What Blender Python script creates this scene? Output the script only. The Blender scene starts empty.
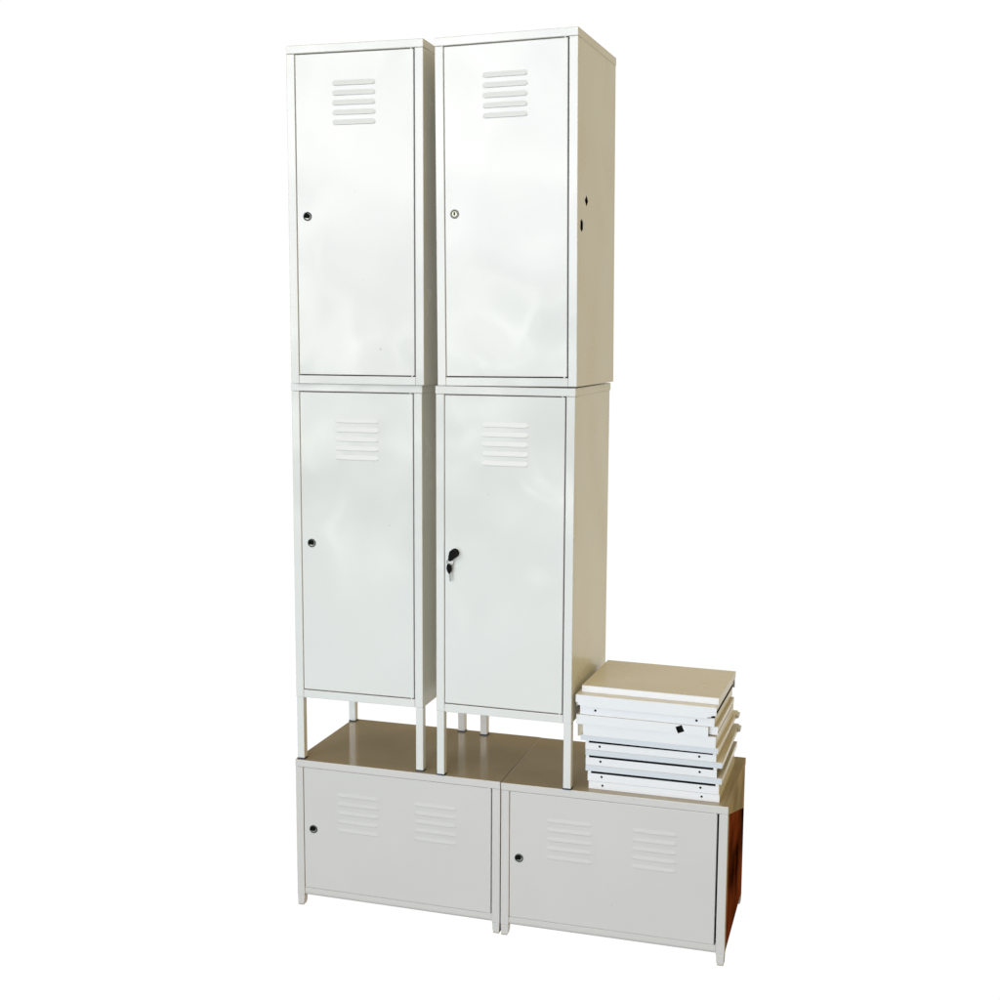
import bpy, bmesh, math, random
from mathutils import Vector, Matrix
random.seed(7)
S = bpy.context.scene
COL = S.collection
R = math.radians

# ---------------------------------------------------------------- camera
cam_d = bpy.data.cameras.new('camera'); cam = bpy.data.objects.new('camera', cam_d); COL.objects.link(cam)
yaw, pitch, roll = R(17.162), R(-7.4535), R(0.2824)
fw = Vector((-math.sin(yaw)*math.cos(pitch), math.cos(yaw)*math.cos(pitch), math.sin(pitch)))
rt = Vector((math.cos(yaw), math.sin(yaw), 0)); up = rt.cross(fw)
rt2 = rt*math.cos(roll)+up*math.sin(roll); up2 = -rt*math.sin(roll)+up*math.cos(roll)
m = Matrix((rt2, up2, -fw)).transposed().to_4x4(); m.translation = Vector((1.4775, -2.9795, 1.5153))
cam.matrix_world = m
cam_d.sensor_width = 36; cam_d.lens = 36*1298.16/1000; cam_d.clip_start = .05; cam_d.clip_end = 200
S.camera = cam

# ---------------------------------------------------------------- view
S.view_settings.view_transform = 'Standard'; S.view_settings.look = 'None'
S.view_settings.exposure = 0; S.view_settings.gamma = 1
S.render.film_transparent = False

# ---------------------------------------------------------------- world: a bright white studio backdrop behind, a warm dim room round it
W = bpy.data.worlds.new('World'); S.world = W; W.use_nodes = True
nt = W.node_tree; N = nt.nodes; Lk = nt.links; N.clear()
def node(t, **k):
    n = N.new(t)
    for a, b in k.items(): setattr(n, a, b)
    return n
tc = node('ShaderNodeTexCoord')
def dotn(v, lo, hi):
    d = node('ShaderNodeVectorMath', operation='DOT_PRODUCT'); Lk.new(tc.outputs['Generated'], d.inputs[0])
    vv = Vector(v).normalized(); d.inputs[1].default_value = vv
    r = node('ShaderNodeMapRange', interpolation_type='SMOOTHSTEP'); Lk.new(d.outputs['Value'], r.inputs['Value'])
    r.inputs['From Min'].default_value = lo; r.inputs['From Max'].default_value = hi
    return r.outputs['Result']
def mixc(f, a, b):
    x = node('ShaderNodeMix', data_type='RGBA'); Lk.new(f, x.inputs['Factor'])
    for s, i in ((a, 6), (b, 7)):
        if isinstance(s, tuple): x.inputs[i].default_value = (*s, 1)
        else: Lk.new(s, x.inputs[i])
    return x.outputs[2]
room = (.12, .10, .065)
c = mixc(dotn((0, 0, 1), -.5, .35), (.10, .085, .07), room)              # dim floor, warm room above
c = mixc(dotn((0, 0, 1), .30, .85), c, (.66, .545, .30))                    # warm lit ceiling
c = mixc(dotn((1, .1, .15), .25, .95), c, (.53, .43, .20))                # warm wall on the right
noi = node('ShaderNodeTexNoise'); noi.inputs['Scale'].default_value = 13; noi.inputs['Detail'].default_value = 3; noi.inputs['Distortion'].default_value = 1.2
Lk.new(tc.outputs['Generated'], noi.inputs['Vector'])
nr = node('ShaderNodeMapRange'); Lk.new(noi.outputs['Fac'], nr.inputs['Value'])
nr.inputs['From Min'].default_value = .47; nr.inputs['From Max'].default_value = .66
c = mixc(dotn((-.4, -1, .1), .2, .75), c, (.22, .225, .21))                 # dim room in front
yard = mixc(nr.outputs['Result'], (.15, .45, .55), (4.6, 5.0, 4.4))       # daylit yard low in the window
sky = mixc(nr.outputs['Result'], (3.4, 3.55, 3.7), (5.4, 5.4, 5.4))         # bright sky above it
yard = mixc(dotn((0, 0, 1), -.24, -.06), (1.15, 1.5, 1.6), yard)               # shaded paving close by
yard = mixc(dotn((0, 0, 1), -.14, .16), yard, sky)
c = mixc(dotn((-.42, -1, .08), .84, .95), c, yard)
az = dotn((-.25, 1, 0), .54, .66); low = dotn((0, 0, -1), -.268, -.245)      # white backdrop, reaching a little above eye level
am = node('ShaderNodeMath', operation='MULTIPLY'); Lk.new(az, am.inputs[0]); Lk.new(low, am.inputs[1])
c = mixc(am.outputs[0], c, (1.02, 1.02, 1.02))
bg = node('ShaderNodeBackground'); Lk.new(c, bg.inputs['Color']); bg.inputs['Strength'].default_value = 1.0
out = node('ShaderNodeOutputWorld'); Lk.new(bg.outputs[0], out.inputs[0])

# ---------------------------------------------------------------- lamp: soft area light added in front to brighten the doors
ld = bpy.data.lights.new('front_area_light', 'AREA'); ld.shape = 'RECTANGLE'; ld.size = .8; ld.size_y = 1.0
ld.energy = 27; ld.color = (1.0, .985, .98)
lo = bpy.data.objects.new('front_area_light', ld); COL.objects.link(lo); lo.location = (.62, -3.0, 1.30)
lo.rotation_euler = (Vector((.4, 0, 1.4)) - lo.location).to_track_quat('-Z', 'Y').to_euler()

# ---------------------------------------------------------------- materials
def mat(name, col, rough=.35, spec=.35, metal=0, bump=0, var=.03, rvar=.25, contrast=0, speck=0, speckcol=(.30, .17, .07), coat=0):
    M = bpy.data.materials.new(name); M.use_nodes = True; t = M.node_tree; b = t.nodes['Principled BSDF']
    b.inputs['Roughness'].default_value = rough; b.inputs['Metallic'].default_value = metal
    b.inputs['Specular IOR Level'].default_value = spec; b.inputs['Coat Weight'].default_value = coat
    b.inputs['Coat Roughness'].default_value = .08
    co = t.nodes.new('ShaderNodeTexCoord'); oi = t.nodes.new('ShaderNodeObjectInfo')
    ad = t.nodes.new('ShaderNodeVectorMath'); ad.operation = 'ADD'
    mu = t.nodes.new('ShaderNodeMath'); mu.operation = 'MULTIPLY'; mu.inputs[1].default_value = 37
    t.links.new(oi.outputs['Random'], mu.inputs[0])
    t.links.new(co.outputs['Object'], ad.inputs[0]); t.links.new(mu.outputs[0], ad.inputs[1])
    n = t.nodes.new('ShaderNodeTexNoise'); n.inputs['Scale'].default_value = 7; n.inputs['Detail'].default_value = 5
    t.links.new(ad.outputs[0], n.inputs['Vector'])
    mx = t.nodes.new('ShaderNodeMix'); mx.data_type = 'RGBA'
    mx.inputs[6].default_value = (*[v*(1-var) for v in col], 1); mx.inputs[7].default_value = (*[min(1, v*(1+var)) for v in col], 1)
    if contrast:
        cr = t.nodes.new('ShaderNodeMapRange'); cr.inputs['From Min'].default_value = .36; cr.inputs['From Max'].default_value = .62
        t.links.new(n.outputs['Fac'], cr.inputs['Value']); t.links.new(cr.outputs[0], mx.inputs[0])
    else: t.links.new(n.outputs['Fac'], mx.inputs[0])
    res = mx.outputs[2]
    rr = t.nodes.new('ShaderNodeMapRange'); rr.inputs['From Min'].default_value = .3; rr.inputs['From Max'].default_value = .7; rr.inputs['To Min'].default_value = rough*(1-rvar); rr.inputs['To Max'].default_value = rough*(1+rvar)
    t.links.new(n.outputs['Fac'], rr.inputs['Value']); t.links.new(rr.outputs[0], b.inputs['Roughness'])
    if speck:
        v = t.nodes.new('ShaderNodeTexNoise'); v.inputs['Scale'].default_value = 55; v.inputs['Detail'].default_value = 1.5
        t.links.new(ad.outputs[0], v.inputs['Vector'])
        r2 = t.nodes.new('ShaderNodeMapRange'); t.links.new(v.outputs['Fac'], r2.inputs['Value'])
        r2.inputs['From Min'].default_value = .765; r2.inputs['From Max'].default_value = .82; r2.inputs['To Max'].default_value = speck
        m2 = t.nodes.new('ShaderNodeMix'); m2.data_type = 'RGBA'; t.links.new(r2.outputs[0], m2.inputs[0])
        t.links.new(res, m2.inputs[6]); m2.inputs[7].default_value = (*speckcol, 1); res = m2.outputs[2]
    t.links.new(res, b.inputs['Base Color'])
    if bump:
        w = t.nodes.new('ShaderNodeTexNoise'); w.inputs['Scale'].default_value = 5.5; w.inputs['Detail'].default_value = 0
        w2 = t.nodes.new('ShaderNodeTexNoise'); w2.inputs['Scale'].default_value = 260; w2.inputs['Detail'].default_value = 0
        t.links.new(ad.outputs[0], w.inputs['Vector']); t.links.new(ad.outputs[0], w2.inputs['Vector'])
        b1 = t.nodes.new('ShaderNodeBump'); b1.inputs['Strength'].default_value = 1; b1.inputs['Distance'].default_value = bump
        b2 = t.nodes.new('ShaderNodeBump'); b2.inputs['Strength'].default_value = 1; b2.inputs['Distance'].default_value = .00001
        t.links.new(w.outputs['Fac'], b1.inputs['Height']); t.links.new(w2.outputs['Fac'], b2.inputs['Height'])
        t.links.new(b1.outputs[0], b2.inputs['Normal']); t.links.new(b2.outputs[0], b.inputs['Normal'])
    return M
M = dict(
    locker=mat('white_enamel', (.71, .71, .705), .07, .5, bump=.0060, speck=.5, coat=1, rvar=.4),
    louvre=mat('matt_louvre_enamel', (.76, .77, .765), .42, .35, bump=.0006, rvar=.1, coat=0),  # lighter and matt: the doors' reflected light is mixed into this colour
    lockerside=mat('white_enamel_side_tint', (.84, .82, .74), .24, .12, bump=.002, speck=.3),  # creamier copy of the door enamel, warm shading put into the colour
    low=mat('offwhite_enamel', (.635, .625, .625), .26, .35, bump=.001, speck=.6, rvar=0),
    lowtop=mat('shade_tinted_top', (.42, .345, .235), .10, .32, bump=.0006, var=.14, speck=.5),  # darker and tanner than the fronts: shade put into the tops' colour
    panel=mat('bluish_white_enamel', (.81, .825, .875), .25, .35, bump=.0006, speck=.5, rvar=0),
    paneltop=mat('panel_enamel_warm_tint', (.80, .74, .62), .25, .15, bump=.0006, var=.06),  # warm shading tinted into the panel tops and side flanges
    lowside=mat('shade_tinted_tan_side', (.47, .38, .27), .35, 0, bump=.001, var=.25, contrast=1, rvar=0),  # tan copy of the front paint, with the side's shade in its colour
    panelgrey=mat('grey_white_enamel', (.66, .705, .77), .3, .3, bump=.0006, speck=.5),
    brown=mat('brown_reflection_paint', (.145, .032, .011), .5, 0, var=.85, contrast=1, rvar=0),  # red-brown of a reflection, put into the side panel's base colour
    rubber=mat('dark_blue_grey_rubber', (.05, .06, .09), .6, .3),
    dark=mat('opening_shade', (.006, .006, .007), .8, .1),  # near-black that paints the shade in gaps, slots and openings
    black=mat('black_plastic', (.002, .002, .002), .6, .1), gunmetal=mat('gunmetal', (.10, .11, .11), .3, .4, metal=1),
    chrome=mat('worn_nickel', (.27, .27, .26), .35, .5, metal=1),
    brass=mat('dull_brass', (.42, .41, .33), .35, .5, metal=1),
)

# ---------------------------------------------------------------- mesh helpers
def box(bm, a, b, mi=0):
    x0, y0, z0 = a; x1, y1, z1 = b
    v = [bm.verts.new(p) for p in ((x0,y0,z0),(x1,y0,z0),(x1,y1,z0),(x0,y1,z0),(x0,y0,z1),(x1,y0,z1),(x1,y1,z1),(x0,y1,z1))]
    for f in ((0,3,2,1),(4,5,6,7),(0,1,5,4),(1,2,6,5),(2,3,7,6),(3,0,4,7)):
        fc = bm.faces.new([v[i] for i in f]); fc.material_index = mi
def prism(bm, pts, z0, z1, axis='z', mi=0):
    mk = {'z': lambda u, v, w: (u, v, w), 'y': lambda u, v, w: (u, w, v), 'x': lambda u, v, w: (w, u, v)}[axis]
    A = [bm.verts.new(mk(u, v, z0)) for u, v in pts]; B = [bm.verts.new(mk(u, v, z1)) for u, v in pts]
    n = len(pts); fs = [bm.faces.new(A), bm.faces.new(B)]
    for i in range(n): fs.append(bm.faces.new((A[i], A[(i+1) % n], B[(i+1) % n], B[i])))
    for f in fs: f.material_index = mi
def ring(bm, cx, cz, prof, seg=24, mi=0):
    """lathe about the y axis: prof = [(radius, y), ...]"""
    rows = []
    for r, y in prof:
        rows.append([bm.verts.new((cx+r*math.cos(2*math.pi*i/seg), y, cz+r*math.sin(2*math.pi*i/seg))) for i in range(seg)])
    for a, b in zip(rows, rows[1:]):
        for i in range(seg):
            f = bm.faces.new((a[i], a[(i+1) % seg], b[(i+1) % seg], b[i])); f.material_index = mi; f.smooth = True
    f = bm.faces.new(rows[-1]); f.material_index = mi
def link(name, me, mats, parent=None, bev=0, label=None):
    for k in mats: me.materials.append(M[k])
    o = bpy.data.objects.new(name, me); COL.objects.link(o); o.parent = parent
    if bev:
        b = o.modifiers.new('bevel', 'BEVEL'); b.width = bev; b.segments = 2; b.limit_method = 'ANGLE'; b.angle_limit = R(40)
        b.use_clamp_overlap = True
    if label: o['label'] = label
    return o
def obj(name, bm, mats, parent=None, bev=0, label=None):
    bmesh.ops.recalc_face_normals(bm, faces=bm.faces); me = bpy.data.meshes.new(name); bm.to_mesh(me); bm.free()
    return link(name, me, [mats] if isinstance(mats, str) else mats, parent, bev, label)
def plate(outline, holes, w0, w1, axis):
    """flat sheet with real holes; outline (u,v) swept from w0 to w1 along axis; returns mesh"""
    cu = bpy.data.curves.new('c', 'CURVE'); cu.dimensions = '2D'; cu.fill_mode = 'BOTH'; cu.extrude = abs(w1-w0)/2
    for pts in [outline]+holes:
        s = cu.splines.new('POLY'); s.points.add(len(pts)-1); s.use_cyclic_u = True
        for p, (u, v) in zip(s.points, pts): p.co = (u, v, 0, 1)
    o = bpy.data.objects.new('c', cu); COL.objects.link(o)
    bpy.context.view_layer.update()
    me = bpy.data.meshes.new_from_object(o.evaluated_get(bpy.context.evaluated_depsgraph_get()))
    bpy.data.objects.remove(o); bpy.data.curves.remove(cu)
    me.materials.clear()
    c = (w0+w1)/2
    for v in me.vertices:
        u, vv, w = v.co
        v.co = (u, c+w, vv) if axis == 'y' else (c+w, u, vv)
    bm = bmesh.new(); bm.from_mesh(me); bmesh.ops.remove_doubles(bm, verts=bm.verts, dist=1e-6)
    return bm, me
def plate_bm(*a):
    bm, me = plate(*a); bpy.data.meshes.remove(me); return bm
def circle(u, v, r, n=16): return [(u+r*math.cos(2*math.pi*i/n), v+r*math.sin(2*math.pi*i/n)) for i in range(n)]
def rect(a, b, c, d): return [(a, c), (b, c), (b, d), (a, d)]

def louvres(parent, x0, x1, z0, z1, y, mats, name='vent', dep=.0036):
    """five pressed louvres between z0 and z1, opening downwards"""
    bm = bmesh.new(); n = 5; pitch = (z1-z0-.013)/(n-1); nx = 26
    prof = [(z, q*dep) for z, q in [(.0145, 0), (.0122, .10), (.0095, .32), (.0065, .62), (.0036, .90), (.0018, 1), (.0006, .93), (0, .70), (-.0002, -.15)]]
    for k in range(n):
        zb = z0+k*pitch; rows = []
        for i in range(nx+1):
            u = i/nx; d = min(u, 1-u)*(x1-x0)/.009; e = math.sqrt(max(0, 1-(1-min(1, d))**2))
            rows.append([bm.verts.new((x0+u*(x1-x0), y-dy*e+.0002, zb+.0065+(z-.0065)*(.45+.55*e))) for z, dy in prof])
        for a, b in zip(rows, rows[1:]):
            for j in range(len(prof)-1):
                f = bm.faces.new((a[j], b[j], b[j+1], a[j+1])); f.smooth = j < 7; f.material_index = 1 if j == 7 else 0  # underside faces coloured dark as the shade of the openings
    obj(name, bm, ['louvre' if mats == 'locker' else mats, 'dark'], parent)
def lock(parent, x, z, y, style):
    bm = bmesh.new()
    ring(bm, x, z, [(.0108, y+.003), (.0108, y-.0022), (.0102, y-.003), (.0088, y-.003), (.0080, y-.0018), (.0078, y+.0002)], 28, 0)
    if style == 'nickel':
        ring(bm, x, z, [(.0076, y), (.0074, y-.0016), (.0062, y-.0020)], 24, 1)
        box(bm, (x-.0019, y-.0026, z-.0030), (x+.0019, y-.0019, z+.0046), 2)
    else:
        ring(bm, x-.0007, z+.0005, [(.0070, y), (.0068, y-.0016), (.0060, y-.0021)], 24, 2)
        box(bm, (x-.0052, y-.0029, z-.0060), (x+.0030, y-.0019, z-.0044), 1)
    obj('lock', bm, ['chrome' if style == 'nickel' else 'gunmetal', 'brass', 'black'], parent)

def thing(name, label, cat, loc, group=None, rz=0, ry=0):
    o = bpy.data.objects.new(name, None); COL.objects.link(o); o.empty_display_size = .1
    o.location = loc; o.rotation_euler = (0, ry, rz); o['label'] = label; o['category'] = cat
    if group: o['group'] = group
    return o

P_ = .0215      # post width
def cabinet(label, cat, name, loc, rz, ry, W_, D_, H_, leg, mset, topm, sidem, vents, lockp, lstyle, group, foot=0, side_holes=[], gaps=(.0012, .0028, .0022, .0022), short=0, brown=False):
    if short: gaps = (.0008, gaps[2-1], .0010, .0004)
    """origin: front left bottom corner of the legs (or of the body when leg = 0)"""
    t = thing(name, label, cat, loc, group, rz, ry)
    z0 = leg; z1 = leg+H_; lip = .0195; pr = .0003 if short or not leg else .0012
    def B(nm, a, b, mm=mset, bev=.0012, par=t, lab=None):
        bm = bmesh.new(); box(bm, a, b); return obj(nm, bm, mm, par, bev, lab)
    # lid with its folded lip: top and sides carry shade-tinted paint
    bm = bmesh.new(); box(bm, (-pr, -pr, z1-lip), (W_+pr, D_+pr, z1))
    for f in bm.faces:
        f.normal_update(); n = f.normal
        f.material_index = 1 if abs(n.z) > .5 else (2 if abs(n.x) > .5 else 0)
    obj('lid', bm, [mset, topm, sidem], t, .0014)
    # front frame: posts and bottom rail
    for x in (0, W_-P_):
        bm = bmesh.new(); box(bm, (x, 0, z0), (x+P_, .024, z1-lip-.0004))
        bm.normal_update()
        for f in bm.faces:
            if f.normal.x > .5: f.material_index = 1
        obj('front_post', bm, [mset, sidem], t, .0014)
    if short:   # rounded lower rail of the low cabinets
        bm = bmesh.new(); h = .0225; r = .010
        pts = [(.0015, z0+h), (.0015, z0+r)]+[(.0015+r-r*math.cos(a), z0+r-r*math.sin(a)) for a in (R(20), R(40), R(60), R(80), R(90))]+[(.024, z0), (.024, z0+h)]
        prism(bm, pts, P_+.0002, W_-P_-.0002, 'x'); o = obj('bottom_rail', bm, mset, t, .0006)
    else:
        B('bottom_rail', (P_+.0002, .0003, z0), (W_-P_-.0002, .024, z0+.0205))
    B('base_panel', (.003, .0245, z0+.002), (W_-.003, D_-.003, z0+.004), sidem)
    B('back_panel', (.0012, D_-.0022, z0), (W_-.0012, D_, z1-lip-.0004), sidem, .0006)
    B('side_panel', (.0006, .0245, z0), (.0020, D_-.0026, z1-lip-.0004), sidem, .0004)
    ol = rect(.0245, D_-.0026, z0, z1-lip-.0004)
    if brown:  # slanted split follows the edge of the reflection coloured into the panel
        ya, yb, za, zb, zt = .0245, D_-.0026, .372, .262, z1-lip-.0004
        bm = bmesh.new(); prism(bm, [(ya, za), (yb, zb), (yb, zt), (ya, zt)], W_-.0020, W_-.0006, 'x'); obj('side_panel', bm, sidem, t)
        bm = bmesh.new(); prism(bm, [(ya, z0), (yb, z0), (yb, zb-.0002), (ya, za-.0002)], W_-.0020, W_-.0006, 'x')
        obj('side_panel', bm, 'brown', t, 0, 'lower right side panel with a reddish-brown reflection painted on')
    else:
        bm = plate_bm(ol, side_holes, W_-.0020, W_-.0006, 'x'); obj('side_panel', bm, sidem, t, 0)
    # door
    gl, gr, gt, gb = gaps
    dx0, dx1, dz0, dz1 = P_+gl, W_-P_-gr, z0+(.0225 if short else .0205)+gb, z1-lip-gt
    bm = bmesh.new(); box(bm, (dx0, .0012, dz0), (dx1, .017, dz1)); door = obj('door', bm, mset, t, .0016)
    B('gap_shade_sheet', (P_*.6, .0175, z0+.006), (W_-P_*.6, .0235, z1-lip-.003), 'dark', 0)  # dark sheet behind the door, standing in for shade in its gaps
    for (a, b, c, d) in vents: louvres(door, a, b, c, d, .0012, mset, dep=.0014 if short else .0022)
    lock(door, lockp[0], lockp[1], .0012, lstyle)
    for z in (dz0-.0035, dz1-.002):
        bm = bmesh.new(); box(bm, (dx1-.0085, .0016, z), (dx1-.0050, .014, z+.0055)); obj('hinge_pin', bm, mset, t, .0006)
    # legs
    if leg:
        lw = .0205
        for (x, y) in ((0, .0), (W_-lw, .0), (0, D_-lw), (W_-lw, D_-lw)):
            bm = bmesh.new(); i = .001 if not short else .0005
            if short:
                s = 1 if x == 0 else -1; xa = x+(0 if s == 1 else lw)
                prism(bm, [(xa+s*.0015, .0015), (xa+s*.0175, .0015), (xa+s*.0195, .009), (xa+s*.0205, z0-.0002), (xa+s*.0003, z0-.0002)], y+.0005, y+lw, 'y')
            else: box(bm, (x+i, y+i, .0035), (x+lw, y+lw, z0-.0002))
            bm.normal_update()
            for f in bm.faces:
                if f.normal.x > .5: f.material_index = 1
            lg = obj('leg', bm, [mset, sidem], t, .0012)
            bm = bmesh.new()
            if short: sx = x+(.002 if x == 0 else .0035); box(bm, (sx, y+.0005, 0), (sx+.0150, y+lw, .0015))
            else: box(bm, (x+.0004, y+.0004, 0), (x+lw+.0006, y+lw+.0006, .0035))
            obj('rubber_foot', bm, 'rubber' if not short else 'lowtop', lg)
    return t

H2 = .3988; LEG = .1674; H = .8143; D = .3635; WL = .35
W2 = .5618; D2 = .3778; SF = .0270
# two low cabinets
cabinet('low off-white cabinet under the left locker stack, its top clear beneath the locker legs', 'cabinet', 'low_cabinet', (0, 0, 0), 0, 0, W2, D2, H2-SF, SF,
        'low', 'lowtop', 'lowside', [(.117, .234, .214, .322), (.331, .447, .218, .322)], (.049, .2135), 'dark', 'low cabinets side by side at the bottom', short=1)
cabinet('low off-white cabinet with the pile of metal panels on top and a brown reflection painted on its right side', 'cabinet', 'low_cabinet', (.5649, -.003, 0), R(.49), 0, W2, D2, H2-SF, SF,
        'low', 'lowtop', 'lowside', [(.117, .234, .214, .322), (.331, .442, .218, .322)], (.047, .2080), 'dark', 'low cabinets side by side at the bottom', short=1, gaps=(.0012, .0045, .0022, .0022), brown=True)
# two lockers on legs
V = [(.117, .2355, LEG+.624, LEG+.730)]
g = 'white lockers standing in two stacks'
cabinet('white locker on legs in the left stack, door lock empty, below the legless locker', 'locker', 'locker', (.0030, .0044, H2), R(.82), 0, WL, D, H, LEG,
        'locker', 'lockerside', 'lockerside', V, (.0500, LEG+.408), 'dark', g)
cabinet('white locker on legs with black keys hanging from its door lock', 'locker', 'locker', (.3932, -.0021, H2), R(-.55), 0, WL, D, H, LEG,
        'locker', 'lockerside', 'lockerside', V, (.0490, LEG+.405), 'dark', g)
# two lockers without legs
ZU = H2+LEG+H
V = [(.118, .2300, .624, .7290)]
cabinet('legless white locker on top of the left stack with a dark empty lock', 'locker', 'locker', (.0150, -.0200, ZU+.0006), R(2.0), 0, WL, D, H, 0,
        'locker', 'lockerside', 'lockerside', V, (.0500, .4085), 'dark', g)
d = .0068
hole = lambda u, v, a, b: [(u+a, v), (u, v+b), (u-a, v), (u, v-b)]
cabinet('legless white locker topping the right stack, two small holes in its side', 'locker', 'locker', (.3985, -.0033, ZU+.0006), R(-1.45), R(-.5), WL, D, H, 0,
        'locker', 'lockerside', 'lockerside', V, (.0470, .4070), 'nickel', g,
        side_holes=[hole(.081, .4345, .0160, .0135), [(.0262, .366), (.0380, .359), (.0510, .366), (.0520, .382), (.0400, .390), (.0280, .384)]], gaps=(.0012, .0030, .0022, .0024))

# ---------------------------------------------------------------- keys in the lower right locker's lock
kx, ky, kz = .4425, -.008, H2+LEG+.405
kr = thing('key_ring', 'two black headed keys on a small ring in the lower right locker lock', 'keys', (kx, ky, kz))
def key(cx, cz, ang, y, hw, hh, bl, tail=0):
    pts = []
    for i in range(28):
        a = 2*math.pi*i/28; x = hw*math.cos(a); z = hh*math.sin(a)
        if z < 0: x *= 1-.25*abs(z)/hh
        pts.append((x, z))
    ca, sa = math.cos(ang), math.sin(ang); rot = lambda p: (cx+p[0]*ca-p[1]*sa, cz+p[0]*sa+p[1]*ca)
    bm = bmesh.new(); prism(bm, [rot(p) for p in pts], y-.0018, y+.0018, 'y'); k = obj('key', bm, 'black', kr, .0006)
    if bl:
        bm = bmesh.new(); prism(bm, [rot(p) for p in ((-.002, -hh+.002), (.002, -hh+.002), (.002, -hh-bl), (0, -hh-bl-.0022), (-.0014, -hh-bl), (-.002, -hh-bl*.7), (-.0013, -hh-bl*.6), (-.002, -hh-bl*.4))], y-.0008, y+.0008, 'y')
        obj('blade', bm, 'chrome', k, .0002)
    return k
bm = bmesh.new(); ring(bm, 0, 0, [(.0112, .0085), (.0112, .0045), (.0100, .0030), (.0060, .0015)], 28)
pts = [(.0098*math.cos(a), .0098*math.sin(a)) for a in [R(x) for x in range(-40, 200, 15)]]+[(-.0112, -.006), (-.0118, -.014), (-.0095, -.0185), (-.0050, -.0185), (-.0010, -.0135), (.0045, -.0105)]
prism(bm, pts, -.012, .001, 'y'); obj('key', bm, 'black', kr, .0008, 'key pushed into the lock, seen end on')
bm = bmesh.new(); n = 22; s = 6; rows = []
for i in range(n):
    a = 2*math.pi*i/n; rows.append([bm.verts.new((-.0105+(.0088+.0009*math.cos(b))*math.cos(a), .0015+.0009*math.sin(b), -.0235+(.0088+.0009*math.cos(b))*math.sin(a))) for b in [2*math.pi*j/s for j in range(s)]])
for i in range(n):
    for j in range(s): bm.faces.new((rows[i][j], rows[(i+1) % n][j], rows[(i+1) % n][(j+1) % s], rows[i][(j+1) % s])).smooth = True
obj('split_ring', bm, 'chrome', kr)
key(-.0120, -.0385, R(6), -.0035, .0064, .0125, .0180)

# ---------------------------------------------------------------- pile of folded steel panels on the right low cabinet
G = 'folded metal panels piled on the low cabinet'
def panel(label, x0, x1, y0, y1, zb, zt, holes=[], drop=0, outline=None, top='paneltop', ears=False, side_in=.0, extra=None, slit=0, rz=0, fm='panel'):
    """shallow folded tray: sheet, front and back flange, side flanges; origin at its front left bottom corner"""
    w, dp, h = x1-x0, y1-y0, zt-zb; t = thing('metal_panel', label, 'panel', (x0, y0, zb), G, R(rz))
    th = .0012
    bm = bmesh.new()
    if drop: box(bm, (.006, .0035, h-drop-.0012), (w-.006, dp-.0035, h-drop))    # sheet sunk below the side flanges
    else: box(bm, (.0, .0013, h-th), (w, dp-.0013, h))
    obj('sheet', bm, top, t, .0004)
    zt_ = h-drop if drop else h-.0004
    ol = outline(w, zt_) if outline else rect(.0004, w-.0004, 0, zt_)
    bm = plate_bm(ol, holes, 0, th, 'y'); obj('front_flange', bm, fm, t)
    bm = bmesh.new(); box(bm, (.006, .010, .0006), (w-.006, .0115, zt_-.0002)); obj('inner_shade_backing', bm, 'dark' if holes or outline else top, t)  # backing sheet, coloured dark as shade behind holes and notches
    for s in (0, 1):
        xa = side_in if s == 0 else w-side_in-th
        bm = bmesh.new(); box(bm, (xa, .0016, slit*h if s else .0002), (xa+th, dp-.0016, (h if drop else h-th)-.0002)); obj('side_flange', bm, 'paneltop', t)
    bm = bmesh.new(); box(bm, (w-.0075, .012, .0006), (w-.006, dp-.002, zt_-.002)); obj('inner_shade_backing', bm, 'dark', t)  # added dark sheet: painted shade inside the tray, seen through the side slit
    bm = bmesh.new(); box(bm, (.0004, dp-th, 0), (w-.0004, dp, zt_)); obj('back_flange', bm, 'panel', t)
    if drop: bm = bmesh.new(); box(bm, (.0086, .0022, zt_-.0012), (w-.0086, .0034, h-.0006)); obj('slot_shade_strip', bm, 'dark', t)  # dark strip added along the slot as its painted shade
    if drop:      # little folded corner tabs bridging the slot at each end
        for xa in (.0016, w-.0086):
            bm = bmesh.new(); box(bm, (xa, .0004, zt_+.0002), (xa+.007, .0016, h-.0003)); obj('corner_tab', bm, 'panel', t)
    if ears:
        bm = bmesh.new(); prism(bm, [(w-.0002, .001), (w+.007, .003), (w+.007, h-.003), (w-.0002, h-.001)], dp-.035, dp-.006, 'y'); obj('corner_bracket', bm, ['panel'], t, .0008)
    if extra: extra(t, w, h, dp)
    return t
sh = lambda a, b, z: [circle(a, z, .0030, 12), circle(b, z, .0030, 12)]
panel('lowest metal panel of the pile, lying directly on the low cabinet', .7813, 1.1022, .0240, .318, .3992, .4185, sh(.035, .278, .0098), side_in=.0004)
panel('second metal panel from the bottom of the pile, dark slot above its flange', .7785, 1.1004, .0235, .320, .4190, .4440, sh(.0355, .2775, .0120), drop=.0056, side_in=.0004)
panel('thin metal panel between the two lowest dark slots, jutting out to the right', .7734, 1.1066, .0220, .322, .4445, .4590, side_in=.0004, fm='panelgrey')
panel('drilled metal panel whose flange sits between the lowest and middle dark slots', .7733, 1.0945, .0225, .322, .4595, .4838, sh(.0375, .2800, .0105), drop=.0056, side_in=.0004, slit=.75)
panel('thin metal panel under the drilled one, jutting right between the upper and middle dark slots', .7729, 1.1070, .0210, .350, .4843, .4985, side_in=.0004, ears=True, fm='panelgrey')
panel('drilled metal panel just under the topmost dark slot', .7727, 1.0924, .0205, .322, .4990, .5215, sh(.0360, .2790, .0095), drop=.0056, side_in=.0004)
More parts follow.
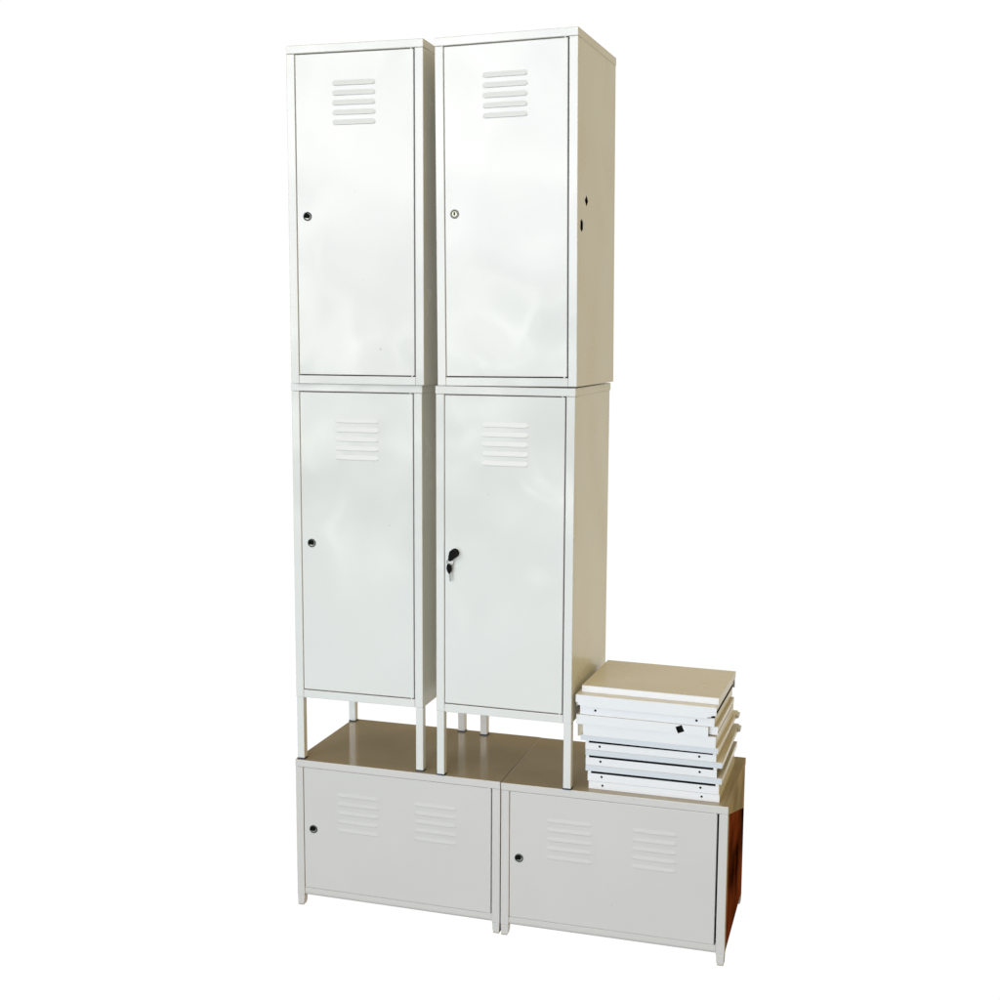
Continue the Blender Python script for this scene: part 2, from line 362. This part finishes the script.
def hook(t, w, h, dp):
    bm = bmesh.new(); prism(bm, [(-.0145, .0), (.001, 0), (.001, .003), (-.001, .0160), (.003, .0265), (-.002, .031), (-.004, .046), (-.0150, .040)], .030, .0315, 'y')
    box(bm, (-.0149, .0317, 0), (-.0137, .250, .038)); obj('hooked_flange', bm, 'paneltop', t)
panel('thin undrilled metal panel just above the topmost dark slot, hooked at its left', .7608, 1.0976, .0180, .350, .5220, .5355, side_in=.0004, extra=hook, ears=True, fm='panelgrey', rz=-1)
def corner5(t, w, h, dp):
    bm = bmesh.new(); box(bm, (-.004, .030, .008), (.004, .090, h-.002)); obj('recess_shade_block', bm, 'dark', t)  # dark block added as the shade of a recess at the left corner
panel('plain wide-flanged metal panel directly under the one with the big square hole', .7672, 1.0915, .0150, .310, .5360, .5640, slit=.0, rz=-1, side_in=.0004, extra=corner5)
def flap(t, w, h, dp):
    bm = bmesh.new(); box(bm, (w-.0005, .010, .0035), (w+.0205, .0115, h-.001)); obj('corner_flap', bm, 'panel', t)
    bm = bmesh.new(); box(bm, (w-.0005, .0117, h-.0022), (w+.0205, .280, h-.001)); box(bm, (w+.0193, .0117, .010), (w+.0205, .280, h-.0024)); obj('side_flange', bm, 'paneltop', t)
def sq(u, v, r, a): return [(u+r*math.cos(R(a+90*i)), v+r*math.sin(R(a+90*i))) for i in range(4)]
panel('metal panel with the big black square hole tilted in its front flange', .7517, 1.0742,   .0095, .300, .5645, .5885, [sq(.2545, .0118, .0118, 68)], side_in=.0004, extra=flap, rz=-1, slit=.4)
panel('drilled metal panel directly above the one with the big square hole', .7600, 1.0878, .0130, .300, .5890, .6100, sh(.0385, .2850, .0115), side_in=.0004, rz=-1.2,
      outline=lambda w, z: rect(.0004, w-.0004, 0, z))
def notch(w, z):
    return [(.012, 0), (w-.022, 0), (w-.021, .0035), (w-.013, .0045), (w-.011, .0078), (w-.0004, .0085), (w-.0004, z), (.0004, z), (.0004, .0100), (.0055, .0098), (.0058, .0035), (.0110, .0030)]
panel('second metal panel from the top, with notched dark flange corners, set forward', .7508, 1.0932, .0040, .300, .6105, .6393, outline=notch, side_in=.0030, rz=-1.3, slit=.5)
panel('topmost metal panel of the pile with its broad warm-tinted face upward', .7596, 1.0950, .0300, .292, .6398, .6560, side_in=.0004, rz=-1.7)
